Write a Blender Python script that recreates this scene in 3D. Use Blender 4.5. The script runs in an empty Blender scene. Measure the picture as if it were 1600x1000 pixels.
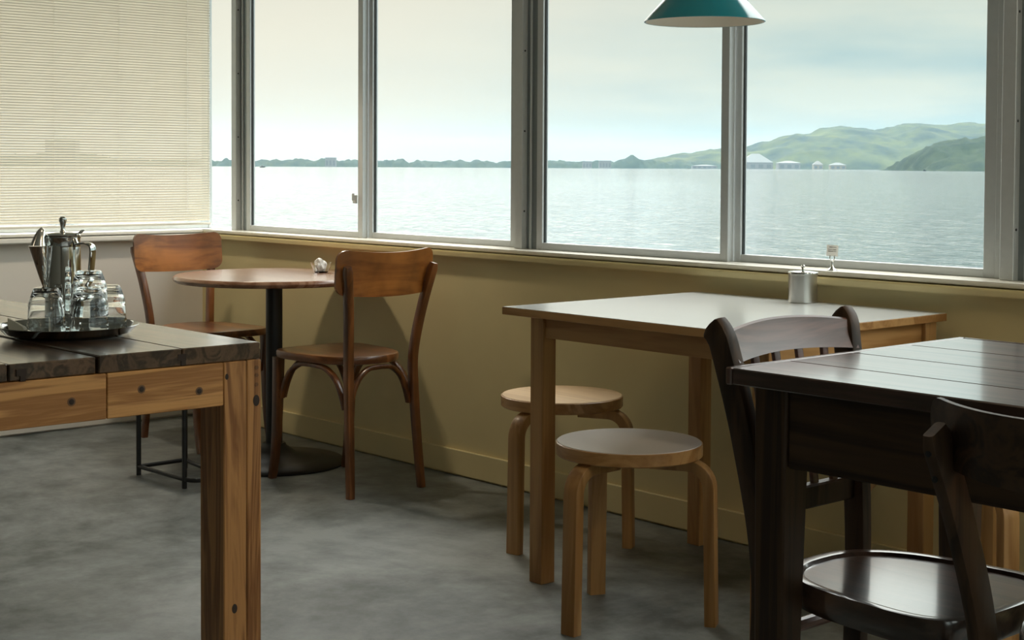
import bpy, bmesh, math, random
from mathutils import Vector, Matrix, noise as mnoise

random.seed(7)
sc = bpy.context.scene
C = sc.collection
PI = math.pi

# ------------------------------------------------------------------ camera
def make_camera():
    yaw, pitch, roll = math.radians(48.256), math.radians(1.9215), math.radians(0.3058)
    f = Vector((-math.sin(yaw) * math.cos(pitch), math.cos(yaw) * math.cos(pitch), -math.sin(pitch)))
    r = Vector((math.cos(yaw), math.sin(yaw), 0)); u = r.cross(f)
    c, s = math.cos(roll), math.sin(roll)
    right, up = c * r + s * u, -s * r + c * u
    cd = bpy.data.cameras.new('camera'); cam = bpy.data.objects.new('camera', cd); C.objects.link(cam)
    m = Matrix((right, up, -f)).transposed().to_4x4(); m.translation = Vector((0, 0, 1.08))
    cam.matrix_world = m
    cd.sensor_width = 36; cd.lens = 2371 / 1600 * 36; cd.shift_y = -0.1
    cd.clip_start = 0.05; cd.clip_end = 30000
    sc.camera = cam
make_camera()

# ------------------------------------------------------------------ exposure
sc.view_settings.view_transform = 'Standard'
try: sc.view_settings.look = 'None'
except Exception: pass
sc.view_settings.gamma = 1.0
sc.view_settings.use_curve_mapping = False
sc.view_settings.exposure = 0.0
sc.cycles.max_bounces = 10
sc.cycles.diffuse_bounces = 5
sc.cycles.transparent_max_bounces = 24
sc.cycles.transmission_bounces = 10
sc.cycles.sample_clamp_indirect = 6.0
sc.cycles.use_denoising = True
sc.cycles.volume_bounces = 2

# ------------------------------------------------------------------ sky (overcast, sun veiled to the left)
SKY_STRENGTH = 0.62
CLOUD_Z = 0.80
def make_world():
    w = bpy.data.worlds.new('overcast_sky'); sc.world = w; w.use_nodes = True
    nt = w.node_tree; N = nt.nodes; L = nt.links; N.clear()
    out = N.new('ShaderNodeOutputWorld'); bg = N.new('ShaderNodeBackground'); L.new(bg.outputs[0], out.inputs[0])
    tc = N.new('ShaderNodeTexCoord')
    sun = N.new('ShaderNodeVectorMath'); sun.operation = 'DOT_PRODUCT'
    a, e = math.radians(74), math.radians(33)
    sun.inputs[1].default_value = (-math.sin(a) * math.cos(e), math.cos(a) * math.cos(e), math.sin(e))
    L.new(tc.outputs['Generated'], sun.inputs[0])
    glow = N.new('ShaderNodeMapRange'); glow.interpolation_type = 'SMOOTHSTEP'
    glow.inputs[1].default_value = 0.69; glow.inputs[2].default_value = 0.86
    L.new(sun.outputs['Value'], glow.inputs[0])
    # cloud noise, stretched into layers near the horizon
    mp = N.new('ShaderNodeMapping'); mp.inputs['Scale'].default_value = (2.2, 2.2, 13.0); mp.inputs['Location'].default_value = (0, 0, CLOUD_Z)
    L.new(tc.outputs['Generated'], mp.inputs[0])
    no = N.new('ShaderNodeTexNoise'); no.inputs['Scale'].default_value = 1.6; no.inputs['Detail'].default_value = 6
    no.inputs['Roughness'].default_value = 0.5
    L.new(mp.outputs[0], no.inputs[0])
    cl = N.new('ShaderNodeMapRange'); cl.inputs[1].default_value = 0.40; cl.inputs[2].default_value = 0.62
    L.new(no.outputs[0], cl.inputs[0])
    cool = N.new('ShaderNodeMix'); cool.data_type = 'RGBA'
    cool.inputs[6].default_value = (0.76, 1.02, 1.03, 1); cool.inputs[7].default_value = (1.16, 1.27, 1.13, 1)
    L.new(cl.outputs[0], cool.inputs[0])
    warm = N.new('ShaderNodeMix'); warm.data_type = 'RGBA'
    warm.inputs[7].default_value = (1.52, 1.46, 1.25, 1)
    L.new(glow.outputs[0], warm.inputs[0]); L.new(cool.outputs[2], warm.inputs[6])
    # an overcast sky brightens towards the zenith
    sep = N.new('ShaderNodeSeparateXYZ'); L.new(tc.outputs['Generated'], sep.inputs[0])
    up = N.new('ShaderNodeMapRange'); up.inputs[1].default_value = 0.11; up.inputs[2].default_value = 0.75
    up.inputs[3].default_value = 1.0; up.inputs[4].default_value = 13.0
    L.new(sep.outputs[2], up.inputs[0])
    hi = N.new('ShaderNodeMix'); hi.data_type = 'RGBA'; hi.inputs[7].default_value = (0.78, 0.785, 0.765, 1)   # neutral cloud deck higher up
    hf = N.new('ShaderNodeMapRange'); hf.inputs[1].default_value = 0.08; hf.inputs[2].default_value = 0.4; L.new(sep.outputs[2], hf.inputs[0])
    L.new(hf.outputs[0], hi.inputs[0]); L.new(warm.outputs[2], hi.inputs[6])
    mul = N.new('ShaderNodeMix'); mul.data_type = 'RGBA'; mul.blend_type = 'MULTIPLY'; mul.inputs[0].default_value = 1
    L.new(hi.outputs[2], mul.inputs[6]); L.new(up.outputs[0], mul.inputs[7])
    lobe = N.new('ShaderNodeMapRange'); lobe.interpolation_type = 'SMOOTHSTEP'
    lobe.inputs[1].default_value = 0.955; lobe.inputs[2].default_value = 0.998; lobe.inputs[3].default_value = 0.0; lobe.inputs[4].default_value = 38.0
    L.new(sun.outputs['Value'], lobe.inputs[0])
    lc = N.new('ShaderNodeMix'); lc.data_type = 'RGBA'; lc.blend_type = 'MULTIPLY'; lc.inputs[0].default_value = 1
    lc.inputs[6].default_value = (1.0, 0.93, 0.78, 1); L.new(lobe.outputs[0], lc.inputs[7])
    ad = N.new('ShaderNodeMix'); ad.data_type = 'RGBA'; ad.blend_type = 'ADD'; ad.inputs[0].default_value = 1
    L.new(mul.outputs[2], ad.inputs[6]); L.new(lc.outputs[2], ad.inputs[7])
    L.new(ad.outputs[2], bg.inputs[0]); bg.inputs[1].default_value = SKY_STRENGTH
make_world()

# ------------------------------------------------------------------ warm lights above the frame, partly added fill without fixtures
def lamp(name, loc, power, col=(1.0, 0.80, 0.56), r=0.14):
    l = bpy.data.lights.new(name, 'POINT'); l.energy = power; l.color = col; l.shadow_soft_size = r
    o = bpy.data.objects.new(name, l); C.objects.link(o); o.location = loc
lamp('unseen_light', (0.9, 2.3, 2.38), 26)  # added unseen light, rakes the faces turned to the right
# shaded pendant over the round table: light only inside its downward cone
sl = bpy.data.lights.new('pendant_light', 'SPOT'); sl.energy = 32; sl.color = (1.0, 0.85, 0.65); sl.shadow_soft_size = 0.06; sl.spot_size = math.radians(108); sl.spot_blend = 0.45
so = bpy.data.objects.new('pendant_light', sl); C.objects.link(so); so.location = (-4.85, 2.72, 1.98)
lamp('unseen_light.003', (-1.75, 1.92, 2.35), 7)
lamp('unseen_light.001', (-2.6, -0.9, 2.38), 2)  # added weak fill for the room, no fixture behind it

# ------------------------------------------------------------------ materials
def new_mat(name):
    m = bpy.data.materials.new(name); m.use_nodes = True
    nt = m.node_tree; p = nt.nodes['Principled BSDF']
    return m, nt.nodes, nt.links, p

def plain(name, col, rough=0.5, metal=0.0, coat=0.0, spec=0.5, var=0.06, scale=30, bump=0.0):
    m, N, L, p = new_mat(name)
    tc = N.new('ShaderNodeTexCoord'); no = N.new('ShaderNodeTexNoise')
    no.inputs['Scale'].default_value = scale; no.inputs['Detail'].default_value = 4
    L.new(tc.outputs['Object'], no.inputs[0])
    r = N.new('ShaderNodeMix'); r.data_type = 'RGBA'
    r.inputs[6].default_value = (*[c * (1 - var) for c in col], 1); r.inputs[7].default_value = (*[min(1, c * (1 + var)) for c in col], 1)
    L.new(no.outputs[0], r.inputs[0]); L.new(r.outputs[2], p.inputs['Base Color'])
    p.inputs['Roughness'].default_value = rough; p.inputs['Metallic'].default_value = metal
    p.inputs['Coat Weight'].default_value = coat; p.inputs['Coat Roughness'].default_value = 0.15
    p.inputs['Specular IOR Level'].default_value = spec
    if bump:
        b = N.new('ShaderNodeBump'); b.inputs['Strength'].default_value = bump; b.inputs['Distance'].default_value = 0.002
        L.new(no.outputs[0], b.inputs['Height']); L.new(b.outputs[0], p.inputs['Normal'])
    return m

def wood(name, dark, light, axis='X', scale=1.0, rough=0.45, coat=0.0, coat_rough=0.2, spec=0.5, bump=0.15, fine=1.0, blotch=0.0):
    """grain stretched along one object axis, each part shifted by its own random value"""
    m, N, L, p = new_mat(name)
    tc = N.new('ShaderNodeTexCoord'); oi = N.new('ShaderNodeObjectInfo')
    add = N.new('ShaderNodeVectorMath'); add.operation = 'MULTIPLY_ADD'
    add.inputs[1].default_value = (1, 1, 1)
    L.new(tc.outputs['Object'], add.inputs[0])
    rnd = N.new('ShaderNodeVectorMath'); rnd.operation = 'SCALE'; rnd.inputs[0].default_value = (3.1, 5.3, 7.7)
    L.new(oi.outputs['Random'], rnd.inputs['Scale']); L.new(rnd.outputs[0], add.inputs[2])
    s = [14.0 * scale] * 3; s['XYZ'.index(axis)] = 0.9 * scale
    mp = N.new('ShaderNodeMapping'); mp.inputs['Scale'].default_value = s; L.new(add.outputs[0], mp.inputs[0])
    n1 = N.new('ShaderNodeTexNoise'); n1.inputs['Scale'].default_value = 1.0; n1.inputs['Detail'].default_value = 5
    n1.inputs['Distortion'].default_value = 1.2; L.new(mp.outputs[0], n1.inputs[0])
    wv = N.new('ShaderNodeMath'); wv.operation = 'MULTIPLY'; wv.inputs[1].default_value = 26.0
    L.new(n1.outputs[0], wv.inputs[0])
    sn = N.new('ShaderNodeMath'); sn.operation = 'SINE'; L.new(wv.outputs[0], sn.inputs[0])
    ma = N.new('ShaderNodeMath'); ma.operation = 'MULTIPLY_ADD'; ma.inputs[1].default_value = 0.22; L.new(sn.outputs[0], ma.inputs[0]); L.new(n1.outputs[0], ma.inputs[2])
    s2 = [160.0 * scale] * 3; s2['XYZ'.index(axis)] = 5.0 * scale
    mp2 = N.new('ShaderNodeMapping'); mp2.inputs['Scale'].default_value = s2; L.new(add.outputs[0], mp2.inputs[0])
    n2 = N.new('ShaderNodeTexNoise'); n2.inputs['Scale'].default_value = 1.0; n2.inputs['Detail'].default_value = 3; L.new(mp2.outputs[0], n2.inputs[0])
    ma2 = N.new('ShaderNodeMath'); ma2.operation = 'MULTIPLY_ADD'; ma2.inputs[1].default_value = 0.5 * fine; L.new(n2.outputs[0], ma2.inputs[0]); L.new(ma.outputs[0], ma2.inputs[2])
    cr = N.new('ShaderNodeValToRGB')
    cr.color_ramp.elements[0].position = 0.45; cr.color_ramp.elements[0].color = (*dark, 1)
    cr.color_ramp.elements[1].position = 1.02; cr.color_ramp.elements[1].color = (*light, 1)
    L.new(ma2.outputs[0], cr.inputs[0])
    col = cr.outputs[0]
    if blotch:
        n3 = N.new('ShaderNodeTexNoise'); n3.inputs['Scale'].default_value = 9; n3.inputs['Detail'].default_value = 3; L.new(add.outputs[0], n3.inputs[0])
        mr = N.new('ShaderNodeMapRange'); mr.inputs[1].default_value = 0.35; mr.inputs[2].default_value = 0.7
        mr.inputs[3].default_value = 1 - blotch; mr.inputs[4].default_value = 1 + blotch; L.new(n3.outputs[0], mr.inputs[0])
        mx = N.new('ShaderNodeMix'); mx.data_type = 'RGBA'; mx.blend_type = 'MULTIPLY'; mx.inputs[0].default_value = 1
        L.new(col, mx.inputs[6]); L.new(mr.outputs[0], mx.inputs[7]); col = mx.outputs[2]
    L.new(col, p.inputs['Base Color'])
    p.inputs['Roughness'].default_value = rough; p.inputs['Coat Weight'].default_value = coat; p.inputs['Coat Roughness'].default_value = coat_rough
    p.inputs['Specular IOR Level'].default_value = spec
    b = N.new('ShaderNodeBump'); b.inputs['Strength'].default_value = bump; b.inputs['Distance'].default_value = 0.0015
    L.new(ma2.outputs[0], b.inputs['Height']); L.new(b.outputs[0], p.inputs['Normal'])
    return m

def concrete():
    m, N, L, p = new_mat('polished_concrete')
    tc = N.new('ShaderNodeTexCoord')
    n1 = N.new('ShaderNodeTexNoise'); n1.inputs['Scale'].default_value = 1.3; n1.inputs['Detail'].default_value = 8; n1.inputs['Roughness'].default_value = 0.62; n1.inputs['Distortion'].default_value = 0.6
    n2 = N.new('ShaderNodeTexNoise'); n2.inputs['Scale'].default_value = 8; n2.inputs['Detail'].default_value = 8; n2.inputs['Roughness'].default_value = 0.7
    for n in (n1, n2): L.new(tc.outputs['Object'], n.inputs[0])
    mx = N.new('ShaderNodeMath'); mx.operation = 'MULTIPLY_ADD'; mx.inputs[1].default_value = 0.55; L.new(n2.outputs[0], mx.inputs[0]); L.new(n1.outputs[0], mx.inputs[2])
    cr = N.new('ShaderNodeValToRGB')
    cr.color_ramp.elements[0].position = 0.60; cr.color_ramp.elements[0].color = (0.055, 0.067, 0.065, 1)
    cr.color_ramp.elements[1].position = 0.95; cr.color_ramp.elements[1].color = (0.335, 0.365, 0.365, 1)
    L.new(mx.outputs[0], cr.inputs[0]); L.new(cr.outputs[0], p.inputs['Base Color'])
    rr = N.new('ShaderNodeMapRange'); rr.inputs[3].default_value = 0.36; rr.inputs[4].default_value = 0.56; L.new(n2.outputs[0], rr.inputs[0]); L.new(rr.outputs[0], p.inputs['Roughness'])
    b = N.new('ShaderNodeBump'); b.inputs['Strength'].default_value = 0.15; b.inputs['Distance'].default_value = 0.003
    L.new(n2.outputs[0], b.inputs['Height']); L.new(b.outputs[0], p.inputs['Normal'])
    return m

def window_glass():
    m, N, L, p = new_mat('window_glass'); N.remove(p)
    out = [n for n in N if n.type == 'OUTPUT_MATERIAL'][0]
    t = N.new('ShaderNodeBsdfTransparent'); t.inputs[0].default_value = (0.975, 0.99, 0.982, 1)
    g = N.new('ShaderNodeBsdfGlossy'); g.inputs['Roughness'].default_value = 0.01
    fr = N.new('ShaderNodeFresnel'); fr.inputs[0].default_value = 1.3
    ge = N.new('ShaderNodeNewGeometry'); iv = N.new('ShaderNodeMath'); iv.operation = 'SUBTRACT'; iv.inputs[0].default_value = 1.0; L.new(ge.outputs['Backfacing'], iv.inputs[1])
    fm = N.new('ShaderNodeMath'); fm.operation = 'MULTIPLY'; L.new(fr.outputs[0], fm.inputs[0]); L.new(iv.outputs[0], fm.inputs[1])   # reflect at the front face only (thin pane, no internal reflection)
    mx = N.new('ShaderNodeMixShader'); L.new(fm.outputs[0], mx.inputs[0]); L.new(t.outputs[0], mx.inputs[1]); L.new(g.outputs[0], mx.inputs[2])
    L.new(mx.outputs[0], out.inputs[0]); return m

def clear_glass(name, tint=(0.97, 0.985, 0.98)):
    m, N, L, p = new_mat(name)
    p.inputs['Base Color'].default_value = (*tint, 1); p.inputs['Roughness'].default_value = 0.02
    p.inputs['Transmission Weight'].default_value = 1.0; p.inputs['IOR'].default_value = 1.48
    return m

def slat_mat():
    m, N, L, p = new_mat('blind_slat_cream'); N.remove(p)
    out = [n for n in N if n.type == 'OUTPUT_MATERIAL'][0]
    d = N.new('ShaderNodeBsdfDiffuse'); d.inputs[0].default_value = (0.85, 0.82, 0.75, 1)
    t = N.new('ShaderNodeBsdfTranslucent'); t.inputs[0].default_value = (0.82, 0.79, 0.73, 1)
    mx = N.new('ShaderNodeMixShader'); mx.inputs[0].default_value = 0.34
    L.new(d.outputs[0], mx.inputs[1]); L.new(t.outputs[0], mx.inputs[2]); L.new(mx.outputs[0], out.inputs[0]); return m

def water():
    m, N, L, p = new_mat('lake_water')
    p.inputs['Base Color'].default_value = (0.024, 0.045, 0.05, 1); p.inputs['Roughness'].default_value = 0.06; p.inputs['IOR'].default_value = 1.33
    tc = N.new('ShaderNodeTexCoord')
    hs = []
    for sc_, rot, dist in ((0.42, 0.85, 0.8), (1.5, 0.5, 1.5), (0.06, 0.7, 0.5)):
        mp = N.new('ShaderNodeMapping'); mp.inputs['Rotation'].default_value = (0, 0, rot); mp.inputs['Scale'].default_value = (sc_ * 0.55, sc_ * 1.6, 1)
        L.new(tc.outputs['Object'], mp.inputs[0])
        n = N.new('ShaderNodeTexNoise'); n.inputs['Scale'].default_value = 1; n.inputs['Detail'].default_value = 4; n.inputs['Distortion'].default_value = dist
        L.new(mp.outputs[0], n.inputs[0]); hs.append(n)
    a = N.new('ShaderNodeMath'); a.operation = 'MULTIPLY_ADD'; a.inputs[1].default_value = 0.35; L.new(hs[1].outputs[0], a.inputs[0]); L.new(hs[0].outputs[0], a.inputs[2])
    a2 = N.new('ShaderNodeMath'); a2.operation = 'MULTIPLY_ADD'; a2.inputs[1].default_value = 1.2; L.new(hs[2].outputs[0], a2.inputs[0]); L.new(a.outputs[0], a2.inputs[2])
    b = N.new('ShaderNodeBump'); b.inputs['Strength'].default_value = 1.0; b.inputs['Distance'].default_value = 1.0
    L.new(a2.outputs[0], b.inputs['Height']); L.new(b.outputs[0], p.inputs['Normal'])
    return m

def foliage(name, dark, light, s):
    m, N, L, p = new_mat(name)
    tc = N.new('ShaderNodeTexCoord'); n = N.new('ShaderNodeTexNoise'); n.inputs['Scale'].default_value = s; n.inputs['Detail'].default_value = 6; n.inputs['Roughness'].default_value = 0.65
    L.new(tc.outputs['Object'], n.inputs[0]); cr = N.new('ShaderNodeValToRGB')
    cr.color_ramp.elements[0].position = 0.35; cr.color_ramp.elements[0].color = (*dark, 1)
    cr.color_ramp.elements[1].position = 0.68; cr.color_ramp.elements[1].color = (*light, 1)
    L.new(n.outputs[0], cr.inputs[0]); L.new(cr.outputs[0], p.inputs['Base Color']); p.inputs['Roughness'].default_value = 1.0; p.inputs['Specular IOR Level'].default_value = 0.1
    return m

def brushed(name, col, rough=0.3):
    m, N, L, p = new_mat(name)
    tc = N.new('ShaderNodeTexCoord'); mp = N.new('ShaderNodeMapping'); mp.inputs['Scale'].default_value = (40, 40, 900); L.new(tc.outputs['Object'], mp.inputs[0])
    n = N.new('ShaderNodeTexNoise'); n.inputs['Scale'].default_value = 1; n.inputs['Detail'].default_value = 2; L.new(mp.outputs[0], n.inputs[0])
    b = N.new('ShaderNodeBump'); b.inputs['Strength'].default_value = 0.12; b.inputs['Distance'].default_value = 0.0005; L.new(n.outputs[0], b.inputs['Height']); L.new(b.outputs[0], p.inputs['Normal'])
    p.inputs['Base Color'].default_value = (*col, 1); p.inputs['Metallic'].default_value = 1; p.inputs['Roughness'].default_value = rough; return m

M = {}
M['floor'] = concrete()
M['wall'] = plain('cream_paint_warm_bounce', (0.74, 0.635, 0.345), 0.6, scale=6, var=0.05, bump=0.05)  # same cream paint as the left wall, warm bounce light tinted in
M['wall_l'] = plain('cream_wall_paint', (0.75, 0.715, 0.66), 0.6, scale=6, var=0.04, bump=0.05)
M['room'] = plain('back_room_paint', (0.30, 0.28, 0.24), 0.8, scale=4)
M['ceil'] = plain('ceiling_paint', (0.60, 0.58, 0.52), 0.8, scale=4)
M['trim'] = plain('cream_gloss_trim', (0.82, 0.79, 0.70), 0.25, scale=20, var=0.04)
M['trim_l'] = plain('pale_gloss_trim', (0.82, 0.80, 0.74), 0.35, scale=20, var=0.04)
M['alu'] = plain('grey_aluminium', (0.60, 0.63, 0.64), 0.38, metal=0.3, scale=60, var=0.05)
M['alu_d'] = plain('aluminium_track', (0.26, 0.30, 0.31), 0.45, metal=0.5, scale=60, var=0.08)
M['gasket'] = plain('black_gasket', (0.02, 0.025, 0.025), 0.5)
M['glass'] = window_glass()
M['slat'] = slat_mat()
M['cord'] = plain('blind_cord', (0.82, 0.80, 0.72), 0.7)
M['pull'] = plain('white_pull_cord', (0.9, 0.9, 0.87), 0.7); M['pull'].node_tree.nodes['Principled BSDF'].inputs['Transmission Weight'].default_value = 0.75; M['pull'].node_tree.nodes['Principled BSDF'].inputs['IOR'].default_value = 1.05
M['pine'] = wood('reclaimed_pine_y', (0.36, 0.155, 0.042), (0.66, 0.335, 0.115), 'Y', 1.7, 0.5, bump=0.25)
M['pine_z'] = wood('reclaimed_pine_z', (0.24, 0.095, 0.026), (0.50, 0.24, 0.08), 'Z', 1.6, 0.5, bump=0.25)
M['plank'] = wood('dark_oiled_plank', (0.040, 0.022, 0.011), (0.125, 0.072, 0.040), 'X', 1.3, 0.34, coat=0.9, coat_rough=0.16, bump=0.08, blotch=0.2)
M['knot'] = plain('dark_knot', (0.030, 0.016, 0.009), 0.7)
M['knot_ring'] = plain('knot_ring', (0.16, 0.08, 0.035), 0.6)
M['dowel'] = plain('dowel_plug', (0.17, 0.075, 0.026), 0.6)
M['chair'] = wood('chestnut_bentwood', (0.095, 0.029, 0.006), (0.21, 0.072, 0.017), 'Z', 0.8, 0.35, coat=0.5, bump=0.06, blotch=0.25)
M['chair_p'] = wood('chestnut_plywood', (0.18, 0.055, 0.009), (0.35, 0.125, 0.025), 'Y', 0.6, 0.33, coat=0.5, bump=0.06, blotch=0.3)
M['chair_s'] = wood('chestnut_seat', (0.12, 0.038, 0.010), (0.25, 0.090, 0.023), 'X', 0.6, 0.3, coat=0.5, bump=0.06, blotch=0.25)
M['table_r'] = wood('red_brown_tabletop', (0.26, 0.125, 0.07), (0.42, 0.24, 0.15), 'X', 0.7, 0.24, coat=0.6, bump=0.04)
M['black'] = plain('black_powder_coat', (0.012, 0.013, 0.014), 0.4)
M['birch'] = wood('birch_z', (0.34, 0.165, 0.050), (0.50, 0.28, 0.105), 'Z', 0.7, 0.42, coat=0.2, bump=0.05)
M['birch_x'] = wood('birch_x', (0.34, 0.165, 0.050), (0.50, 0.28, 0.105), 'X', 0.7, 0.42, coat=0.2, bump=0.05)
M['birch_y'] = wood('birch_y', (0.34, 0.165, 0.050), (0.50, 0.28, 0.105), 'Y', 0.7, 0.42, coat=0.2, bump=0.05)
M['lam'] = plain('white_laminate', (0.62, 0.64, 0.63), 0.2, scale=10, var=0.015)
M['lino'] = plain('pale_grey_linoleum', (0.72, 0.69, 0.68), 0.26, scale=10, var=0.02)
M['birch_top'] = wood('birch_seat_top', (0.62, 0.41, 0.23), (0.76, 0.54, 0.33), 'X', 0.5, 0.34, coat=0.2, bump=0.03)
M['dark'] = wood('dark_walnut_z', (0.028, 0.015, 0.008), (0.075, 0.040, 0.021), 'Z', 0.9, 0.5, coat=0.06, spec=0.3, bump=0.1)
M['dark_x'] = wood('dark_walnut_x', (0.028, 0.015, 0.008), (0.078, 0.042, 0.022), 'X', 0.9, 0.5, coat=0.06, spec=0.3, bump=0.1)
M['dark_top'] = wood('dark_walnut_top', (0.045, 0.024, 0.017), (0.125, 0.068, 0.052), 'X', 0.8, 0.30, coat=0.8, coat_rough=0.12, bump=0.06)
M['rail3'] = wood('reddish_rail_sheen_tint', (0.085, 0.034, 0.025), (0.19, 0.085, 0.065), 'Y', 0.8, 0.34, coat=0.6, coat_rough=0.25, bump=0.08)  # dark wood, base colour lifted for the window sheen on the rail
M['seat3'] = wood('worn_dark_seat', (0.035, 0.019, 0.012), (0.10, 0.055, 0.036), 'X', 0.9, 0.28, coat=1.0, coat_rough=0.12, bump=0.10, blotch=0.25)
M['chrome'] = plain('polished_steel', (0.80, 0.80, 0.78), 0.04, metal=1.0, var=0.02, scale=20)
M['tray'] = plain('dark_steel_tray', (0.30, 0.31, 0.30), 0.12, metal=1.0, var=0.03, scale=20)
M['brush'] = brushed('brushed_steel', (0.66, 0.65, 0.62), 0.28)
M['tumbler'] = clear_glass('tumbler_glass', (0.99, 1.0, 0.995))
M['bowl'] = clear_glass('bowl_glass')
M['paper'] = plain('white_paper', (0.80, 0.79, 0.76), 0.7, var=0.03)
M['napkin'] = plain('cream_napkin', (0.78, 0.74, 0.62), 0.8, var=0.04)
M['ink'] = plain('printed_ink', (0.05, 0.05, 0.05), 0.8)
M['teal'] = plain('teal_enamel', (0.0, 0.25, 0.33), 0.16, coat=0.6, var=0.02)
M['lining'] = plain('cream_enamel', (0.74, 0.66, 0.54), 0.5, var=0.02)
M['water'] = water()
M['hill'] = foliage('hill_forest', (0.004, 0.012, 0.011), (0.056, 0.068, 0.020), 0.011)
M['shore'] = foliage('shore_trees', (0.007, 0.018, 0.014), (0.026, 0.040, 0.022), 0.03)
M['bwhite'] = plain('far_white_render', (0.115, 0.118, 0.115), 0.8)
M['bgrey'] = plain('far_grey_roof', (0.10, 0.115, 0.115), 0.6)
M['bbeige'] = plain('far_beige_render', (0.14, 0.12, 0.085), 0.8)
M['bdark'] = plain('far_window_dark', (0.05, 0.06, 0.065), 0.5)

# ------------------------------------------------------------------ mesh helpers
def box(bm, x0, x1, y0, y1, z0, z1, bev=0.0, seg=1):
    vs = [bm.verts.new((x, y, z)) for x in (x0, x1) for y in (y0, y1) for z in (z0, z1)]
    fs = [(0, 1, 3, 2), (4, 6, 7, 5), (0, 4, 5, 1), (2, 3, 7, 6), (0, 2, 6, 4), (1, 5, 7, 3)]
    faces = [bm.faces.new([vs[i] for i in f]) for f in fs]
    if bev:
        es = list({e for f in faces for e in f.edges})
        bmesh.ops.bevel(bm, geom=es, offset=bev, segments=seg, affect='EDGES', clamp_overlap=True)
    return bm

def frustum(bm, q0, q1, bev=0.0):
    """box between two quads (each x0,x1,y0,y1,z) for tapered legs"""
    def quad(q): return [bm.verts.new(p) for p in ((q[0], q[2], q[4]), (q[1], q[2], q[4]), (q[1], q[3], q[4]), (q[0], q[3], q[4]))]
    a, b = quad(q0), quad(q1)
    faces = [bm.faces.new(a[::-1]), bm.faces.new(b)] + [bm.faces.new((a[i], a[(i + 1) % 4], b[(i + 1) % 4], b[i])) for i in range(4)]
    if bev:
        es = list({e for f in faces for e in f.edges}); bmesh.ops.bevel(bm, geom=es, offset=bev, segments=1, affect='EDGES', clamp_overlap=True)
    return bm

def rings(bm, loops, cap0=True, cap1=True, closed=True):
    """loft a list of point loops"""
    R = [[bm.verts.new(p) for p in l] for l in loops]; n = len(R[0])
    for a, b in zip(R, R[1:]):
        for i in range(n if closed else n - 1):
            j = (i + 1) % n
            bm.faces.new((a[i], a[j], b[j], b[i]))
    if cap0: bm.faces.new(R[0][::-1])
    if cap1: bm.faces.new(R[-1])
    return bm

def lathe(bm, prof, cx=0, cy=0, seg=48, z0=0, cap=True):
    loops = [[(cx + max(r, 1e-5) * math.cos(2 * PI * i / seg), cy + max(r, 1e-5) * math.sin(2 * PI * i / seg), z0 + z) for i in range(seg)] for r, z in prof]
    return rings(bm, loops, cap, cap)

def sweep(bm, path, sec, side, shrink_end=0.0):
    """sweep a 2-D section (a along side, b along normal) along a path; sec may be a function of t"""
    P = [Vector(p) for p in path]; n = len(P); loops = []
    for i, p in enumerate(P):
        t = (P[min(i + 1, n - 1)] - P[max(i - 1, 0)]).normalized()
        sv = Vector(side); sv = (sv - sv.dot(t) * t).normalized(); nv = t.cross(sv)
        s = sec(i / (n - 1)) if callable(sec) else sec
        loops.append([p + sv * a + nv * b for a, b in s])
    return rings(bm, loops)

def tube(bm, path, r, seg=10):
    P = [Vector(p) for p in path]
    t = (P[-1] - P[0]).normalized(); side = Vector((0, 0, 1)) if abs(t.z) < 0.8 else Vector((1, 0, 0))
    return sweep(bm, P, [(r * math.cos(2 * PI * i / seg), r * math.sin(2 * PI * i / seg)) for i in range(seg)], side)

def rrect(a, b, r=0.004, k=2):
    """rounded rectangle section, full widths a, b"""
    out = []
    for sx, sy, a0 in ((1, 1, 0), (-1, 1, 90), (-1, -1, 180), (1, -1, 270)):
        for i in range(k + 1):
            th = math.radians(a0 + 90 * i / k)
            out.append((sx * (a / 2 - r) + r * math.cos(th), sy * (b / 2 - r) + r * math.sin(th)))
    return out

def smooth_path(pts, n=6):
    P = [Vector(p) for p in pts]; out = []
    for i in range(len(P) - 1):
        p0, p1, p2, p3 = P[max(i - 1, 0)], P[i], P[i + 1], P[min(i + 2, len(P) - 1)]
        for k in range(n):
            t = k / n
            out.append(0.5 * ((2 * p1) + (p2 - p0) * t + (2 * p0 - 5 * p1 + 4 * p2 - p3) * t * t + (3 * p1 - p0 - 3 * p2 + p3) * t ** 3))
    out.append(P[-1]); return out

def obj(name, bm, mat, parent=None, smooth=True, loc=None, angle=35):
    bmesh.ops.recalc_face_normals(bm, faces=bm.faces)
    me = bpy.data.meshes.new(name); bm.to_mesh(me); bm.free()
    if smooth:
        for p in me.polygons: p.use_smooth = True
        me.set_sharp_from_angle(angle=math.radians(angle))
    me.materials.append(mat if not isinstance(mat, str) else M[mat])
    o = bpy.data.objects.new(name, me); C.objects.link(o)
    if parent: o.parent = parent
    if loc: o.location = loc
    return o

def B(): return bmesh.new()

def thing(name, label, cat, loc=(0, 0, 0), rot=0, group=None):
    o = bpy.data.objects.new(name, None); C.objects.link(o); o.empty_display_size = 0.1
    o.location = loc; o.rotation_euler = (0, 0, rot); o['label'] = label; o['category'] = cat
    if group: o['group'] = group
    return o

def tag(o, label, cat, group=None):
    o['label'] = label; o['category'] = cat
    if group: o['group'] = group
    return o

def struct(o): o['kind'] = 'structure'; return o
def struct_root(name):
    o = bpy.data.objects.new(name, None); C.objects.link(o); o.empty_display_size = 0.1; o['kind'] = 'structure'; return o
def dup_part(src, parent, loc):
    c = src.copy(); C.objects.link(c); c.parent = parent; c.location = loc; return c

# ------------------------------------------------------------------ room shell
XL, YB, XR, YF, ZC = -5.797, 3.375, 3.60, -4.0, 2.6
WIN0, WIN1 = 0.79, 2.25        # sill and head heights

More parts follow.
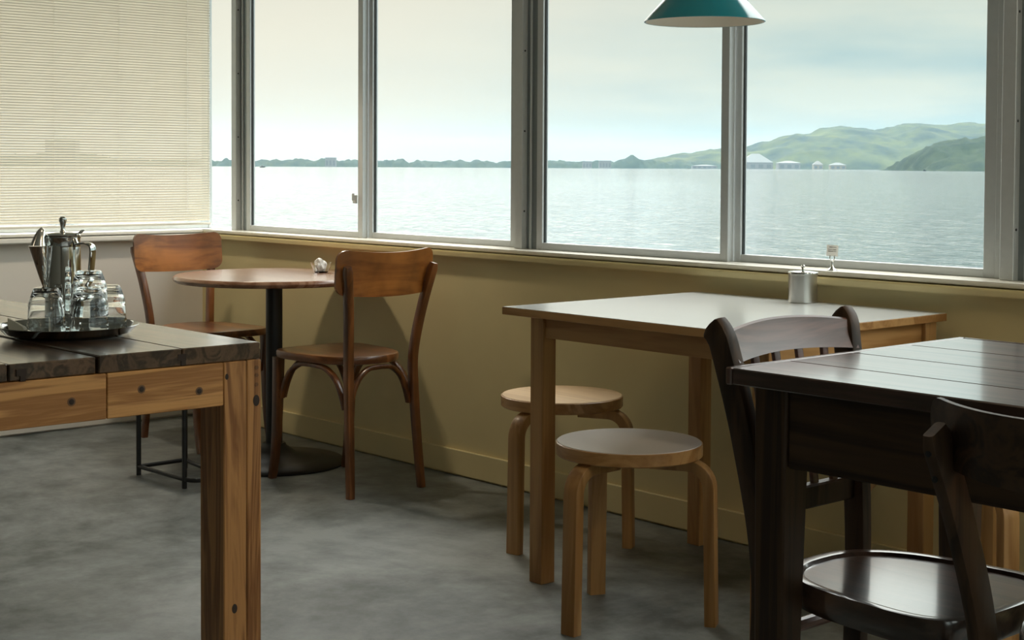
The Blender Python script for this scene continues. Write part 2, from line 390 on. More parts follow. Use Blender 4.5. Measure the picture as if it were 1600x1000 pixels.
def room():
    struct(obj('floor', box(B(), XL - 0.2, XR + 0.2, YF - 0.2, YB + 0.2, -0.12, 0.0), 'floor', smooth=False))
    struct(obj('ceiling', box(B(), XL - 0.3, XR + 0.2, YF - 0.2, YB + 0.3, ZC, ZC + 0.12), 'ceil', smooth=False))
    b = B(); box(b, XL - 0.7, XR + 0.2, YB + 0.2, YB + 0.62, 2.43, 2.55); box(b, XL - 0.7, XL - 0.16, YF, YB + 0.2, 2.45, 2.55); struct(obj('added_shade_eaves', b, 'room', smooth=False))  # roof overhang out of view, added to darken the floor near the windows
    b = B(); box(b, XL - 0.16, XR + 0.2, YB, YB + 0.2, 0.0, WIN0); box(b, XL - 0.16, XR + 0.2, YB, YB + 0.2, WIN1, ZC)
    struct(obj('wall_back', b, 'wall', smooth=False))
    b = B(); box(b, XL - 0.16, XL, YF, YB, 0.0, WIN0); box(b, XL - 0.16, XL, YF, YB, WIN1, ZC); box(b, XL - 0.16, XL, YF, 1.86, WIN0, WIN1)
    struct(obj('wall_left', b, 'wall_l', smooth=False))
    b = B(); box(b, XR, XR + 0.2, YF, YB, 0.0, 0.75); box(b, XR, XR + 0.2, YF, YB, 2.35, ZC); box(b, XR, XR + 0.2, YF, -2.6, 0.75, 2.35); box(b, XR, XR + 0.2, 3.0, YB, 0.75, 2.35)
    struct(obj('wall_right', b, 'room', smooth=False))
    w = bpy.data.objects.new('window_9', None); C.objects.link(w); w['kind'] = 'structure'
    for k in range(5):
        y = -2.6 + 5.6 * k / 4
        obj('mullion', box(B(), XR + 0.06, XR + 0.12, y - 0.03, y + 0.03, 0.75, 2.35), 'alu', w, smooth=False)
    obj('glass_pane', box(B(), XR + 0.088, XR + 0.092, -2.6, 3.0, 0.75, 2.35), 'glass', w, smooth=False)
    struct(obj('wall_front', box(B(), XL - 0.16, XR + 0.2, YF - 0.2, YF, 0.0, ZC), 'room', smooth=False))
    # baseboards: flat board with an eased top edge and a shadow gap under it
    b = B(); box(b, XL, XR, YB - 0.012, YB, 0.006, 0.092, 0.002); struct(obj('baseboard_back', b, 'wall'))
    b = B(); box(b, XL, XL + 0.012, YF, YB - 0.012, 0.006, 0.092, 0.002); struct(obj('baseboard_left', b, 'wall_l'))
    # window stools (sill boards) with a moulding under the nosing
    b = B(); box(b, XL + 0.0, XR, 3.352, 3.56, 0.791, 0.803, 0.003, 2); struct(obj('trim_1', b, 'trim'))
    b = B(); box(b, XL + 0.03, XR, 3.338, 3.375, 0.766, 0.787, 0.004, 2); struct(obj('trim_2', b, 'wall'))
    b = B(); box(b, -5.96, -5.752, 1.80, 3.56, 0.791, 0.803, 0.003, 2); struct(obj('trim_3', b, 'trim_l'))
    b = B(); box(b, XL, -5.738, 1.75, 3.338, 0.766, 0.787, 0.004, 2); struct(obj('trim_4', b, 'trim_l'))
room()

# ------------------------------------------------------------------ sliding windows of the long wall
Z0, Z1 = 0.803, 2.25
MX = [-5.577 + 1.818 * i for i in range(6)]
def mullion(root, xm, right=True):
    obj('mullion', box(B(), xm - 0.073, xm - 0.035, 3.43, 3.505, Z0, Z1, 0.0015), 'alu', root)
    if not right: return
    b = B(); box(b, xm - 0.035, xm + 0.016, 3.453, 3.472, Z0, Z1)
    obj('track', b, 'alu_d', root, smooth=False)
    obj('track_rib', box(B(), xm - 0.016, xm - 0.009, 3.446, 3.453, Z0, Z1, 0.001), 'alu', root)
    for z in (0.93, 1.20, 1.47, 1.74, 2.01):
        b = B(); lathe(b, [(0.0033, 0), (0.0033, 0.0015), (0.0, 0.0022)], seg=10)
        bmesh.ops.rotate(b, verts=b.verts, matrix=Matrix.Rotation(PI / 2, 3, 'Y')); bmesh.ops.translate(b, verts=b.verts, vec=(xm - 0.035, 3.4405, z))
        obj('screw', b, 'gasket', root)

def glaze(root, x0, x1, y, z0, z1): obj('glass_pane', box(B(), x0, x1, y - 0.002, y + 0.002, z0, z1), 'glass', root, smooth=False)

def sliding_window(idx, xa, xb):
    w = struct_root('window_%d' % idx)
    mullion(w, xa)
    # inner sash (left), front at y 3.448
    y0, y1 = 3.448, 3.474
    for n, x0, x1 in (('sash_stile', xa + 0.018, xa + 0.046), ('sash_stile', xa + 0.820, xa + 0.850)):
        obj(n, box(B(), x0, x1, y0, y1, Z0, Z1, 0.0012), 'alu', w)
    obj('sash_rail', box(B(), xa + 0.046, xa + 0.820, y0 + 0.001, y1, Z0, 0.8265, 0.0012), 'alu', w)
    obj('sash_rail', box(B(), xa + 0.046, xa + 0.820, y0 + 0.001, y1, Z1 - 0.035, Z1, 0.0012), 'alu', w)
    b = B(); box(b, xa + 0.046, xa + 0.050, 3.457, 3.465, 0.8265, Z1 - 0.035); box(b, xa + 0.816, xa + 0.820, 3.457, 3.465, 0.8265, Z1 - 0.035)
    obj('gasket', b, 'gasket', w, smooth=False)
    glaze(w, xa + 0.048, xa + 0.818, 3.461, 0.825, Z1 - 0.033)
    # outer sash (right), front at y 3.478
    y0, y1 = 3.478, 3.504
    for n, x0, x1 in (('sash_stile', xa + 0.842, xa + 0.873), ('sash_stile', xb - 0.147, xb - 0.110)):
        obj(n, box(B(), x0, x1, y0, y1, Z0, Z1, 0.0012), 'alu', w)
    obj('sash_rail', box(B(), xa + 0.873, xb - 0.147, y0 + 0.001, y1, Z0, 0.8250, 0.0012), 'alu', w)
    obj('sash_rail', box(B(), xa + 0.873, xb - 0.147, y0 + 0.001, y1, Z1 - 0.035, Z1, 0.0012), 'alu', w)
    b = B(); box(b, xa + 0.873, xa + 0.877, 3.487, 3.495, 0.825, Z1 - 0.035); box(b, xb - 0.151, xb - 0.147, 3.487, 3.495, 0.825, Z1 - 0.035)
    obj('gasket', b, 'gasket', w, smooth=False)
    glaze(w, xa + 0.875, xb - 0.149, 3.491, 0.823, Z1 - 0.033)
    # fixed jamb strip between outer sash and next mullion, frame head and bottom track
    obj('jamb', box(B(), xb - 0.110, xb - 0.073, 3.470, 3.505, Z0, Z1, 0.0012), 'alu', w)
    b = B(); box(b, xa - 0.02, xb - 0.110, 3.506, 3.53, Z0, 0.812); box(b, xa - 0.02, xb - 0.110, 3.506, 3.53, Z1 - 0.03, Z1)
    obj('frame', b, 'alu_d', w, smooth=False)
    return w

def windows():
    for i in range(5):
        w = sliding_window(i + 2, MX[i], MX[i + 1])
        if i == 0:   # crescent lock on the meeting stile
            b = B(); box(b, -4.775, -4.757, 3.436, 3.4478, 0.935, 0.968, 0.002); box(b, -4.770, -4.762, 3.428, 3.437, 0.945, 0.975, 0.002)
            obj('sash_lock', b, 'alu', w)
    e = struct_root('window_7'); mullion(e, MX[5], False)
    # narrow corner light between the corner post and the first mullion
    w = struct_root('window_1')
    obj('corner_post', box(B(), -5.955, -5.893, 3.462, 3.480, Z0, Z1, 0.002), 'alu', w)
    glaze(w, -5.893, MX[0] - 0.073, 3.471, Z0, Z1)
    # left wall window behind the blind
    w = struct_root('window_8')
    obj('frame', box(B(), -5.955, -5.895, 1.86, 1.92, Z0, Z1, 0.002), 'alu', w)
    obj('frame', box(B(), -5.955, -5.895, 1.92, 3.462, Z1 - 0.05, Z1, 0.002), 'alu', w)
    obj('frame', box(B(), -5.955, -5.895, 1.92, 3.462, Z0, Z0 + 0.02, 0.002), 'alu', w)
    obj('glass_pane', box(B(), -5.927, -5.923, 1.92, 3.462, Z0 + 0.02, Z1 - 0.05), 'glass', w, smooth=False)
windows()

# ------------------------------------------------------------------ venetian blind
def blind():
    YA, YZ, X = 1.93, 3.397, -5.772
    t = thing('venetian_blind', 'cream venetian blind with thin slats lowered over the left window', 'blind', (X, (YA + YZ) / 2, 0.815))
    hw = (YZ - YA) / 2
    W, TILT = 0.0138, math.radians(42)
    b = B(); loops = []
    for y in (-hw, hw):
        top, bot = [], []
        for i in range(7):
            s = (i / 6 - 0.5) * W; cz = 0.0019 * (1 - (2 * s / W) ** 2)
            # inner (+X, room side) edge high, outer edge low
            x = s * math.cos(TILT) - cz * math.sin(TILT); z = s * math.sin(TILT) + cz * math.cos(TILT)
            top.append((x, y, z + 0.00012)); bot.append((x, y, z - 0.00012))
        loops.append(top + bot[::-1])
    rings(b, loops)
    P = 0.0108
    s0 = obj('slat', b, 'slat', t, loc=(0, 0, 0.030))
    n = int((2.20 - 0.845) / P)
    for i in range(1, n): dup_part(s0, t, (0, 0, 0.030 + i * P))
    b = B(); box(b, -0.009, 0.009, -hw, hw, 0.008, 0.018, 0.002); obj('bottom_rail', b, 'cord', t)
    b = B(); box(b, -0.014, 0.014, -hw, hw, 2.205 - 0.815, 2.235 - 0.815, 0.002); obj('head_rail', b, 'cord', t)
    mid = (YA + YZ) / 2
    for y in (2.10, 2.683, 2.967, 3.279):
        b = B()
        for dx in (-0.0065, 0.0068): tube(b, [(dx, y - mid, 0.012), (dx, y - mid, 1.39)], 0.0005, 6)
        obj('ladder_cord', b, 'cord', t)
    b = B(); tube(b, [(0.0105, 3.384 - mid, 0.03), (0.0105, 3.384 - mid, 1.39)], 0.0011, 6); obj('lift_cord', b, 'cord', t)
    b = B(); pts = [(0.0115, 3.283 - mid, 0.06 + 0.004 * i) for i in range(330)]
    tube(b, [(x, y + 0.0012 * math.sin(i * 1.6), z) for i, (x, y, z) in enumerate(pts)], 0.0009, 6); obj('twisted_cord', b, 'pull', t)
blind()

# ------------------------------------------------------------------ landscape outside
RV, FV = Vector((0.6657, 0.7462, 0)), Vector((-0.7462, 0.6657, 0))
WZ = -2.2
def land(s, d, z=0.0): return RV * s + FV * d + Vector((0, 0, z))

def lerp_tab(tab, x):
    if x <= tab[0][0]: return tab[0][1]
    for (a, ya), (b, yb) in zip(tab, tab[1:]):
        if x <= b:
            t = (x - a) / (b - a); t = t * t * (3 - 2 * t) * 0.5 + t * 0.5
            return ya + (yb - ya) * t
    return tab[-1][1]

def ridge_mesh(tab, D, half, ns, nd, bump, bscale, seed):
    """a ridge of land: height table along s (metres), rising from the water on both sides"""
    b = B(); s0, s1 = tab[0][0], tab[-1][0]; V = []
    for j in range(nd + 1):
        t = -1 + 2 * j / nd; row = []
        for i in range(ns + 1):
            s = s0 + (s1 - s0) * i / ns
            h = lerp_tab(tab, s)
            f = max(0.0, 1 - abs(t) ** 1.5) ** 0.8
            n = mnoise.fractal(Vector((s * bscale, t * half * bscale, seed)), 0.9, 2.0, 5)
            rav = mnoise.noise(Vector((s * 0.0045 + t * 0.8, seed * 2.0, t * 0.7)))
            z = h * f * (1 + 0.55 * rav * (1 - f * 0.85)) + bump * n * min(1, f * 2.5) if f > 0 else 0
            row.append(b.verts.new(land(s, D + t * half, WZ - 1.0 + max(0.0, z))))
        V.append(row)
    for j in range(nd):
        for i in range(ns): b.faces.new((V[j][i], V[j][i + 1], V[j + 1][i + 1], V[j + 1][i]))
    return b

def landscape():
    struct(obj('lake', box(B(), -9000, 5000, YB + 1.2, 9000, WZ - 3.0, WZ), 'water', smooth=False))
    F = 2371.0
    def tab(pts, D): return [((px - 800) / F * D, (dy) / F * D + 3.28) for px, dy in pts]
    D = 4500
    main = tab([(1000, 1), (1040, 11), (1075, 20), (1110, 24), (1165, 34), (1185, 37), (1205, 35), (1250, 48), (1300, 62), (1325, 64), (1345, 71), (1385, 75),
                (1405, 71), (1425, 65), (1445, 63), (1465, 70), (1495, 78), (1545, 77), (1600, 80), (1750, 86), (1950, 60), (2200, 5)], D)
    o = struct(obj('hills', ridge_mesh(main, D + 600, 600, 420, 60, 9, 0.012, 3.1), 'hill', angle=180))
    D = 4400
    far = tab([(-700, 6), (-300, 9), (-60, 11), (0, 14), (60, 16), (120, 20), (165, 9), (300, 8), (420, 8), (560, 9), (700, 8), (860, 9), (960, 8), (975, 14), (990, 18), (1004, 14), (1020, 10), (1130, 6), (1200, 2)], D)
    struct(obj('far_shore', ridge_mesh(far, D + 90, 90, 900, 10, 9, 0.035, 8.2), 'shore', angle=180))
    D = 2300
    head = tab([(1455, -9), (1471, -4), (1476, 8), (1490, 22), (1510, 37), (1530, 43), (1545, 46), (1600, 55), (1700, 58), (1900, 40), (2000, -8)], D)
    struct(obj('headland', ridge_mesh(head, D + 200, 200, 160, 30, 8, 0.03, 5.5), 'shore', angle=180))
    # far buildings on the shore, each a thing
    def building(label, px, D, w, dep, h, roof, wm, rm, nwin=0, cat='building', group=None):
        s = (px - 800) / F * D
        t = thing('lakeside_building', label, cat, land(s, D, WZ + 0.5), math.atan2(RV.y, RV.x), group)
        obj('wall', box(B(), -w / 2, w / 2, -dep / 2, dep / 2, 0, h), wm, t, smooth=False)
        b = B()
        if roof > 0:
            a = [(-w / 2 - 1, -dep / 2 - 1, h), (w / 2 + 1, -dep / 2 - 1, h), (w / 2 + 1, dep / 2 + 1, h), (-w / 2 - 1, dep / 2 + 1, h)]
            va = [b.verts.new(p) for p in a]; r0 = b.verts.new((-w * 0.12, 0, h + roof)); r1 = b.verts.new((w * 0.12, 0, h + roof))
            b.faces.new(va[::-1]); b.faces.new((va[0], va[1], r1, r0)); b.faces.new((va[2], va[3], r0, r1)); b.faces.new((va[1], va[2], r1)); b.faces.new((va[3], va[0], r0))
        else: box(b, -w / 2 - 0.6, w / 2 + 0.6, -dep / 2 - 0.6, dep / 2 + 0.6, h, h + 1.2)
        obj('roof', b, rm, t, smooth=False)
        for k in range(nwin):
            x = -w / 2 + w * (k + 0.5) / nwin
            obj('window', box(B(), x - w / nwin * 0.28, x + w / nwin * 0.28, -dep / 2 - 0.4, -dep / 2 + 0.1, h * 0.15, h * 0.7), 'bdark', t, smooth=False)
        return t
    building('long grey pavilion with a peaked pale roof at the foot of the hills', 1180, 4180, 88, 50, 18, 24, 'bwhite', 'bgrey', 4)
    building('low grey wing to the right of the peaked pavilion', 1231, 4200, 60, 40, 17, 6, 'bwhite', 'bgrey', 3)
    building('small beige house with a rounded bright front below the hills', 1277, 4200, 26, 20, 13, 10, 'bbeige', 'bwhite', 2)
    building('low brown house right of the small beige house', 1308, 4220, 44, 20, 12, 7, 'bbeige', 'bgrey', 3)
    building('pale flat-topped block on the far shore left of the sash lock stile', 517, 4360, 30, 20, 25, 0, 'bwhite', 'bwhite', 3)
    building('white building among trees left of the small shore hill', 945, 4300, 34, 20, 20, 0, 'bwhite', 'bwhite', 4)
    building('pale low building among shore trees near the middle mullion', 917, 4300, 26, 18, 18, 0, 'bwhite', 'bwhite', 3)
    building('pale waterside row below the dark wooded rise', 1100, 4230, 70, 16, 8, 3, 'bwhite', 'bgrey', 5)
    building('grey tower block seen through the blind slats', 98, 4300, 86, 40, 74, 0, 'bgrey', 'bgrey', 6)
    # little boat on the lake
    t = thing('boat', 'tiny boat on the lake in front of the far shore', 'boat', land((410 - 800) / F * 2300, 2300, WZ - 0.2), 0.4)
    b = B(); rings(b, [[(-4, -1.1, 0), (-4, 1.1, 0), (-4, 1.4, 1.5), (-4, -1.4, 1.5)], [(2, -1.1, 0), (2, 1.1, 0), (2, 1.4, 1.6), (2, -1.4, 1.6)], [(5, -0.1, 0.4), (5, 0.1, 0.4), (5.4, 0.1, 2.0), (5.4, -0.1, 2.0)]])
    obj('hull', b, 'bdark', t, smooth=False); obj('cabin', box(B(), -2, 1.5, -0.9, 0.9, 1.5, 3.4, 0.1), 'bgrey', t)
    # thin lake haze in front of the far shore
    m = bpy.data.materials.new('lake_haze'); m.use_nodes = True; N = m.node_tree.nodes; L = m.node_tree.links
    N.remove(N['Principled BSDF']); v = N.new('ShaderNodeVolumeScatter'); v.inputs['Density'].default_value = HAZE; v.inputs['Color'].default_value = (0.17, 0.255, 0.315, 1)
    v.inputs['Anisotropy'].default_value = 0.0
    L.new(v.outputs[0], [n for n in N if n.type == 'OUTPUT_MATERIAL'][0].inputs['Volume'])
    b = B(); box(b, -7000, 6500, 900, 9500, WZ + 0.2, 160)
    o = obj('lake_haze', b, m, smooth=False); o['kind'] = 'structure'
HAZE = 0.00016
landscape()

# ------------------------------------------------------------------ left table (reclaimed pine, dark plank top)
def left_table():
    XE, T, ZB = -2.715, 0.71, 0.675
    t = thing('plank_table', 'heavy reclaimed pine table with dark plank top and thick legs', 'table', (-3.6, 1.32, 0))
    ox, oy = -3.6, 1.32
    L = lambda x, y: (x - ox, y - oy)
    XW = -4.5
    ys = [0.92, 0.990, 1.1725, 1.3515, 1.533, 1.719]
    for i in range(len(ys) - 1):
        g = 0.0016; a, b_ = ys[i] + g, ys[i + 1] - g
        top = T - (0.0025 if i == 2 else 0.0012 if i < 2 else 0.0)
        if i == 3: b_ -= -0.001
        if i == 2: b_ -= 0.002
        bm = B(); box(bm, XW - ox, XE - ox - (0.003 if i in (1, 2) else 0), a - oy, b_ - oy, ZB, top, 0.0022)
        obj('plank', bm, 'plank', t)
    # dark tongue notches at the plank joints on the end grain
    for y, z in ((1.5335, 0.692), (1.1965, 0.690)):
        bm = B(); box(bm, XE - ox - 0.02, XE - ox + 0.0008, y - 0.0095 - oy, y + 0.0095 - oy, z - 0.006, z + 0.007); box(bm, XE - ox - 0.02, XE - ox + 0.0008, y - 0.002 - oy, y + 0.0085 - oy, z - 0.016, z - 0.006)
        obj('notch', bm, 'knot', t, smooth=False)
    # end and side aprons
    for a, b_ in ((1.3705, 1.629), (1.020, 1.3685)):
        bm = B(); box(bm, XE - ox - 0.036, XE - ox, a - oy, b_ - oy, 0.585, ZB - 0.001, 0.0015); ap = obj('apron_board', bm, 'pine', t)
        for y, z in ((1.296, 0.626), (1.4435, 0.6365), (1.5725, 0.6205)):
            if not a < y < b_: continue
            for r0, mt, e, nm in ((0.0085, 'knot_ring', 0.0006, 'knot_ring'), (0.0055, 'knot', 0.0012, 'knot')):
                k = B(); lathe(k, [(r0, -0.004), (r0, e * 0.6), (r0 * 0.6, e), (0, e)], seg=16)
                bmesh.ops.rotate(k, verts=k.verts, matrix=Matrix.Rotation(PI / 2, 3, 'Y')); bmesh.ops.translate(k, verts=k.verts, vec=(XE - ox, y - oy, z))
                obj(nm, k, mt, ap)
    for y in (1.63, 0.985):
        bm = B(); box(bm, XW - ox + 0.1, XE - ox - 0.097, y - oy, y + 0.03 - oy, 0.585, ZB - 0.001, 0.0015); obj('side_apron', bm, 'pine', t)
    # legs: each is two boards, split by a dark crack
    for lx in (XE, XW + 0.098):
        for ya, yb, crack in ((1.630, 1.7205, 1.685), (0.922, 1.0185, 0.975)):
            bm = B()
            for p, q in ((ya, crack - 0.0007), (crack + 0.0007, yb)):
                box(bm, lx - ox - 0.096, lx - ox - (0.0 if p == ya else 0.0006), p - oy, q - oy, 0.0, ZB - 0.001, 0.0022)
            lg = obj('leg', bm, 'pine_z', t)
            obj('crack', box(B(), lx - ox - 0.09, lx - ox - 0.003, crack - 0.001 - oy, crack + 0.001 - oy, 0.001, ZB - 0.002), 'knot', lg, smooth=False)
            if lx == XE and ya > 1.5:
                for y, z in ((1.709, 0.657), (1.709, 0.641), (1.7085, 0.6215)):
                    k = B(); lathe(k, [(0.0042, -0.004), (0.0042, 0.0004), (0, 0.0006)], seg=14)
                    bmesh.ops.rotate(k, verts=k.verts, matrix=Matrix.Rotation(PI / 2, 3, 'Y')); bmesh.ops.translate(k, verts=k.verts, vec=(lx - ox, y - oy, z)); obj('dowel', k, 'dowel', lg)
                for y, z, r in ((1.708, 0.588, 0.0095), (1.637, 0.644, 0.005), (1.655, 0.158, 0.008)):
                    k = B(); lathe(k, [(r, -0.004), (r, 0.0004), (0, 0.0007)], seg=16)
                    bmesh.ops.scale(k, verts=k.verts, vec=(1.25, 0.8, 1)); bmesh.ops.rotate(k, verts=k.verts, matrix=Matrix.Rotation(PI / 2, 3, 'Y'))
                    bmesh.ops.translate(k, verts=k.verts, vec=(lx - ox, min(y, 1.719 - r * 0.8) - oy, z)); obj('knot', k, 'knot', lg)
left_table()

# ------------------------------------------------------------------ white-topped square table
def white_table():
    x0, x1, y0, y1, T = -2.925, -2.100, 2.577, 3.334, 0.72
    cx, cy = (x0 + x1) / 2, (y0 + y1) / 2
    t = thing('square_table', 'square birch table with a white laminate top pushed against the window wall', 'table', (cx, cy, 0))
    hx, hy = (x1 - x0) / 2, (y1 - y0) / 2
    obj('tabletop', box(B(), -hx, hx, -hy, hy, T - 0.020, T - 0.0012, 0.001), 'birch_x', t)
    obj('laminate', box(B(), -hx + 0.0015, hx - 0.0015, -hy + 0.0015, hy - 0.0015, T - 0.0012, T, 0.0004), 'lam', t)
    xa, xb, ya, yb, lw = -2.893 - cx, -2.160 - cx, 2.648 - cy, 3.262 - cy, 0.047
    for lx in (xa, xb - 0.0):
        for ly in (ya, yb):
            obj('leg', box(B(), lx, lx + lw, ly, ly + lw, 0, T - 0.0205, 0.0015), 'birch', t)
    az0, az1 = 0.640, T - 0.0205
    obj('apron', box(B(), xa + lw, xb, ya + 0.008, ya + 0.030, az0, az1, 0.001), 'birch_x', t)
    obj('apron', box(B(), xa + lw, xb, yb + 0.014, yb + 0.036, az0, az1, 0.001), 'birch_x', t)
    obj('apron', box(B(), xa + 0.008, xa + 0.030, ya + lw, yb, az0, az1, 0.001), 'birch_y', t)
    obj('apron', box(B(), xb + 0.014, xb + 0.036, ya + lw, yb, az0, az1, 0.001), 'birch_y', t)
white_table()

# ------------------------------------------------------------------ round pedestal table
def round_table():
    t = thing('round_table', 'round red-brown cafe table on a black pedestal in the corner', 'table', (-4.665, 3.010, 0))
    b = B(); R = 0.360; T = 0.685
    lathe(b, [(0, T - 0.024), (R - 0.012, T - 0.024), (R - 0.003, T - 0.018), (R, T - 0.011), (R - 0.003, T - 0.004), (R - 0.008, T), (0, T)], seg=72)
    obj('tabletop', b, 'table_r', t)
    b = B(); lathe(b, [(0, 0.02), (0.030, 0.02), (0.030, T - 0.025), (0, T - 0.025)], seg=32); obj('column', b, 'black', t)
    b = B(); lathe(b, [(0, 0), (0.256, 0), (0.258, 0.006), (0.250, 0.013), (0.18, 0.022), (0.08, 0.040), (0.045, 0.065), (0.040, 0.075), (0, 0.075)], seg=64); obj('base', b, 'black', t)
    b = B(); lathe(b, [(0, T - 0.034), (0.12, T - 0.034), (0.12, T - 0.0245), (0, T - 0.0245)], seg=24); obj('mounting_plate', b, 'black', t)
round_table()

# ------------------------------------------------------------------ cafe chairs
def seat_outline(xr, xf, wr, wf, n=40, pr=2.6):
    """rounded trapezoid: wide at the front (+x), narrow rounded rear"""
    out = []
    for i in range(n):
        th = 2 * PI * i / n
        c, s = math.cos(th), math.sin(th)
        e = 2.0 / (4.2 if c > 0 else pr)
        x = math.copysign(abs(c) ** e, c); y = math.copysign(abs(s) ** e, s)
        u = (x + 1) / 2
        out.append((xr + (xf - xr) * u, y * (wr + (wf - wr) * u)))
    return out

def scaled(o, k, cx):
    return [(cx + (x - cx) * k, y * k) for x, y in o]

def cafe_chair(label, loc, rot, post_top=(-0.252, 0.177), panel_x=-0.250, bow=0.037, pw=0.196, ph=(0.662, 0.812), ptop=0.757, sec=(0.027, 0.030), mats=('chair', 'chair_p', 'chair_s'), rim=False, bolts=False, seat_z=0.45, dip=0.014, group=None, bx=-0.197):
    t = thing('cafe_chair', label, 'chair', loc, rot, group)
    mw, mp, ms = mats
    ol = seat_outline(-0.185, 0.222, 0.150, 0.190)
    b = B(); z = seat_z
    prof = [(0.955, z - 0.026), (0.985, z - 0.024), (1.0, z - 0.016), (1.0, z - 0.006), (0.985, z), (0.955, z + 0.001)]
    if rim: prof += [(0.90, z - 0.001), (0.87, z - 0.006), (0.5, z - 0.009), (0.02, z - 0.009)]
    else: prof += [(0.6, z - 0.004), (0.02, z - 0.006)]
    rings(b, [[(x, y, zz) for x, y in scaled(ol, k, 0.02)] for k, zz in prof]); obj('seat', b, ms, t)
    tx, ty = post_top
    for s in (-1, 1):
        path = smooth_path([(-0.226, s * 0.146, 0.0), (-0.212, s * 0.139, 0.16), (bx - 0.003, s * 0.134, 0.32), (bx, s * 0.133, 0.45),
                            (bx + (tx - bx) * 0.42, s * (0.133 + (ty - 0.133) * 0.38), 0.45 + (ptop - 0.45) * 0.5), (tx, s * ty, ptop)], 6)
        n = len(path)
        def sc_(u, a=sec): 
            k = 1.0 if u < 0.985 else 0.75
            k *= 0.86 + 0.14 * min(1, u * 2.2) if u < 0.45 else 1
            return rrect(a[0] * k, a[1] * k, 0.006 * k)
        b = B(); sweep(b, path, sc_, (0, 1, 0)); lg = obj('leg', b, mw, t)
        b = B(); lathe(b, [(0.011, 0), (0.011, 0.004), (0, 0.004)], -0.226, s * 0.146, 12); obj('glide', b, 'black', lg)
        if bolts:
            for zz in (ptop - 0.03, ptop - 0.065):
                u = (zz - 0.45) / (ptop - 0.45)
                k = B(); lathe(k, [(0.0045, 0), (0.0045, 0.0012), (0, 0.002)], seg=10)
                bmesh.ops.rotate(k, verts=k.verts, matrix=Matrix.Rotation(-PI / 2, 3, 'Y'))
                bmesh.ops.translate(k, verts=k.verts, vec=(bx + (tx - bx) * u - sec[1] / 2 - 0.001 + 0.004 * (1 - u), s * (0.133 + (ty - 0.133) * u), zz)); obj('bolt', k, 'black', lg)
        fp = smooth_path([(0.190, s * 0.150, z - 0.026), (0.193, s * 0.152, 0.25), (0.204, s * 0.153, 0.10), (0.224, s * 0.154, 0.0)], 5)
        b = B(); sweep(b, fp, lambda u: rrect(0.034 - 0.009 * u, 0.034 - 0.009 * u, 0.006), (0, 1, 0)); obj('leg', b, mw, t)
    # bentwood arches under the seat
    def arch(p, q, zl, zt):
        p, q = Vector(p), Vector(q); pts = []
        for u, zz in ((0, 0), (0.05, 0.35), (0.14, 0.72), (0.28, 0.95), (0.4, 1), (0.6, 1), (0.72, 0.95), (0.86, 0.72), (0.95, 0.35), (1, 0)):
            v = p.lerp(q, u); v.z = zl + (zt - zl) * zz; pts.append(v)
        b = B(); d = (q - p).normalized(); side = Vector((-d.y, d.x, 0))
        sweep(b, smooth_path(pts, 3), rrect(0.022, 0.015, 0.005), side); obj('brace', b, mw, t)
    zl, zt = z - 0.165, z - 0.036
    arch((-0.186, -0.122, 0), (-0.186, 0.122, 0), zl, zt); arch((0.182, -0.134, 0), (0.182, 0.134, 0), zl, zt)
    for s in (-1, 1): arch((-0.184, s * 0.137, 0), (0.176, s * 0.146, 0), zl, zt)
    # curved plywood backrest
    b = B(); nu, th, rc = 36, 0.010, 0.035
    zmid = (ph[0] + ph[1]) / 2
    loops = []
    for i in range(nu + 1):
        u = -1 + 2 * i / nu; u = math.sin(u * PI / 2) if abs(u) > 0.0 else 0.0
        y = u * pw; d = max(0.0, abs(y) - (pw - rc)); cut = rc - math.sqrt(max(0.0, rc * rc - d * d))
        zt_, zb_ = ph[1] - dip * (1 - u * u) - cut, ph[0] - 0.009 * (1 - u * u) + cut
        x = panel_x + bow * u * u
        lp = []
        for k in range(7):
            zz = zb_ + (zt_ - zb_) * k / 6; lp.append((x + th / 2 - 0.10 * (zz - zmid), y, zz))
        for k in range(6, -1, -1):
            zz = zb_ + (zt_ - zb_) * k / 6; lp.append((x - th / 2 - 0.10 * (zz - zmid), y, zz))
        loops.append(lp)
    rings(b, loops); obj('backrest', b, mp, t)
    return t

cafe_chair('brown plywood-backed cafe chair facing the window corner left of the round table', (-5.205, 3.045, 0), 0, group=None)
cafe_chair('brown plywood-backed cafe chair right of the round table, its back to the room', (-4.215, 3.010, 0), PI)
DK = ('dark', 'dark_x', 'seat3')
cafe_chair('dark cafe chair with bolted curved backrest in the right foreground', (-0.95, 2.03, 0), PI / 2, post_top=(-0.325, 0.140), panel_x=-0.338, bow=0.10, pw=0.198,
           ph=(0.694, 0.777), ptop=0.744, sec=(0.021, 0.048), mats=DK, rim=True, bolts=True, seat_z=0.445, dip=0.0, bx=-0.212)

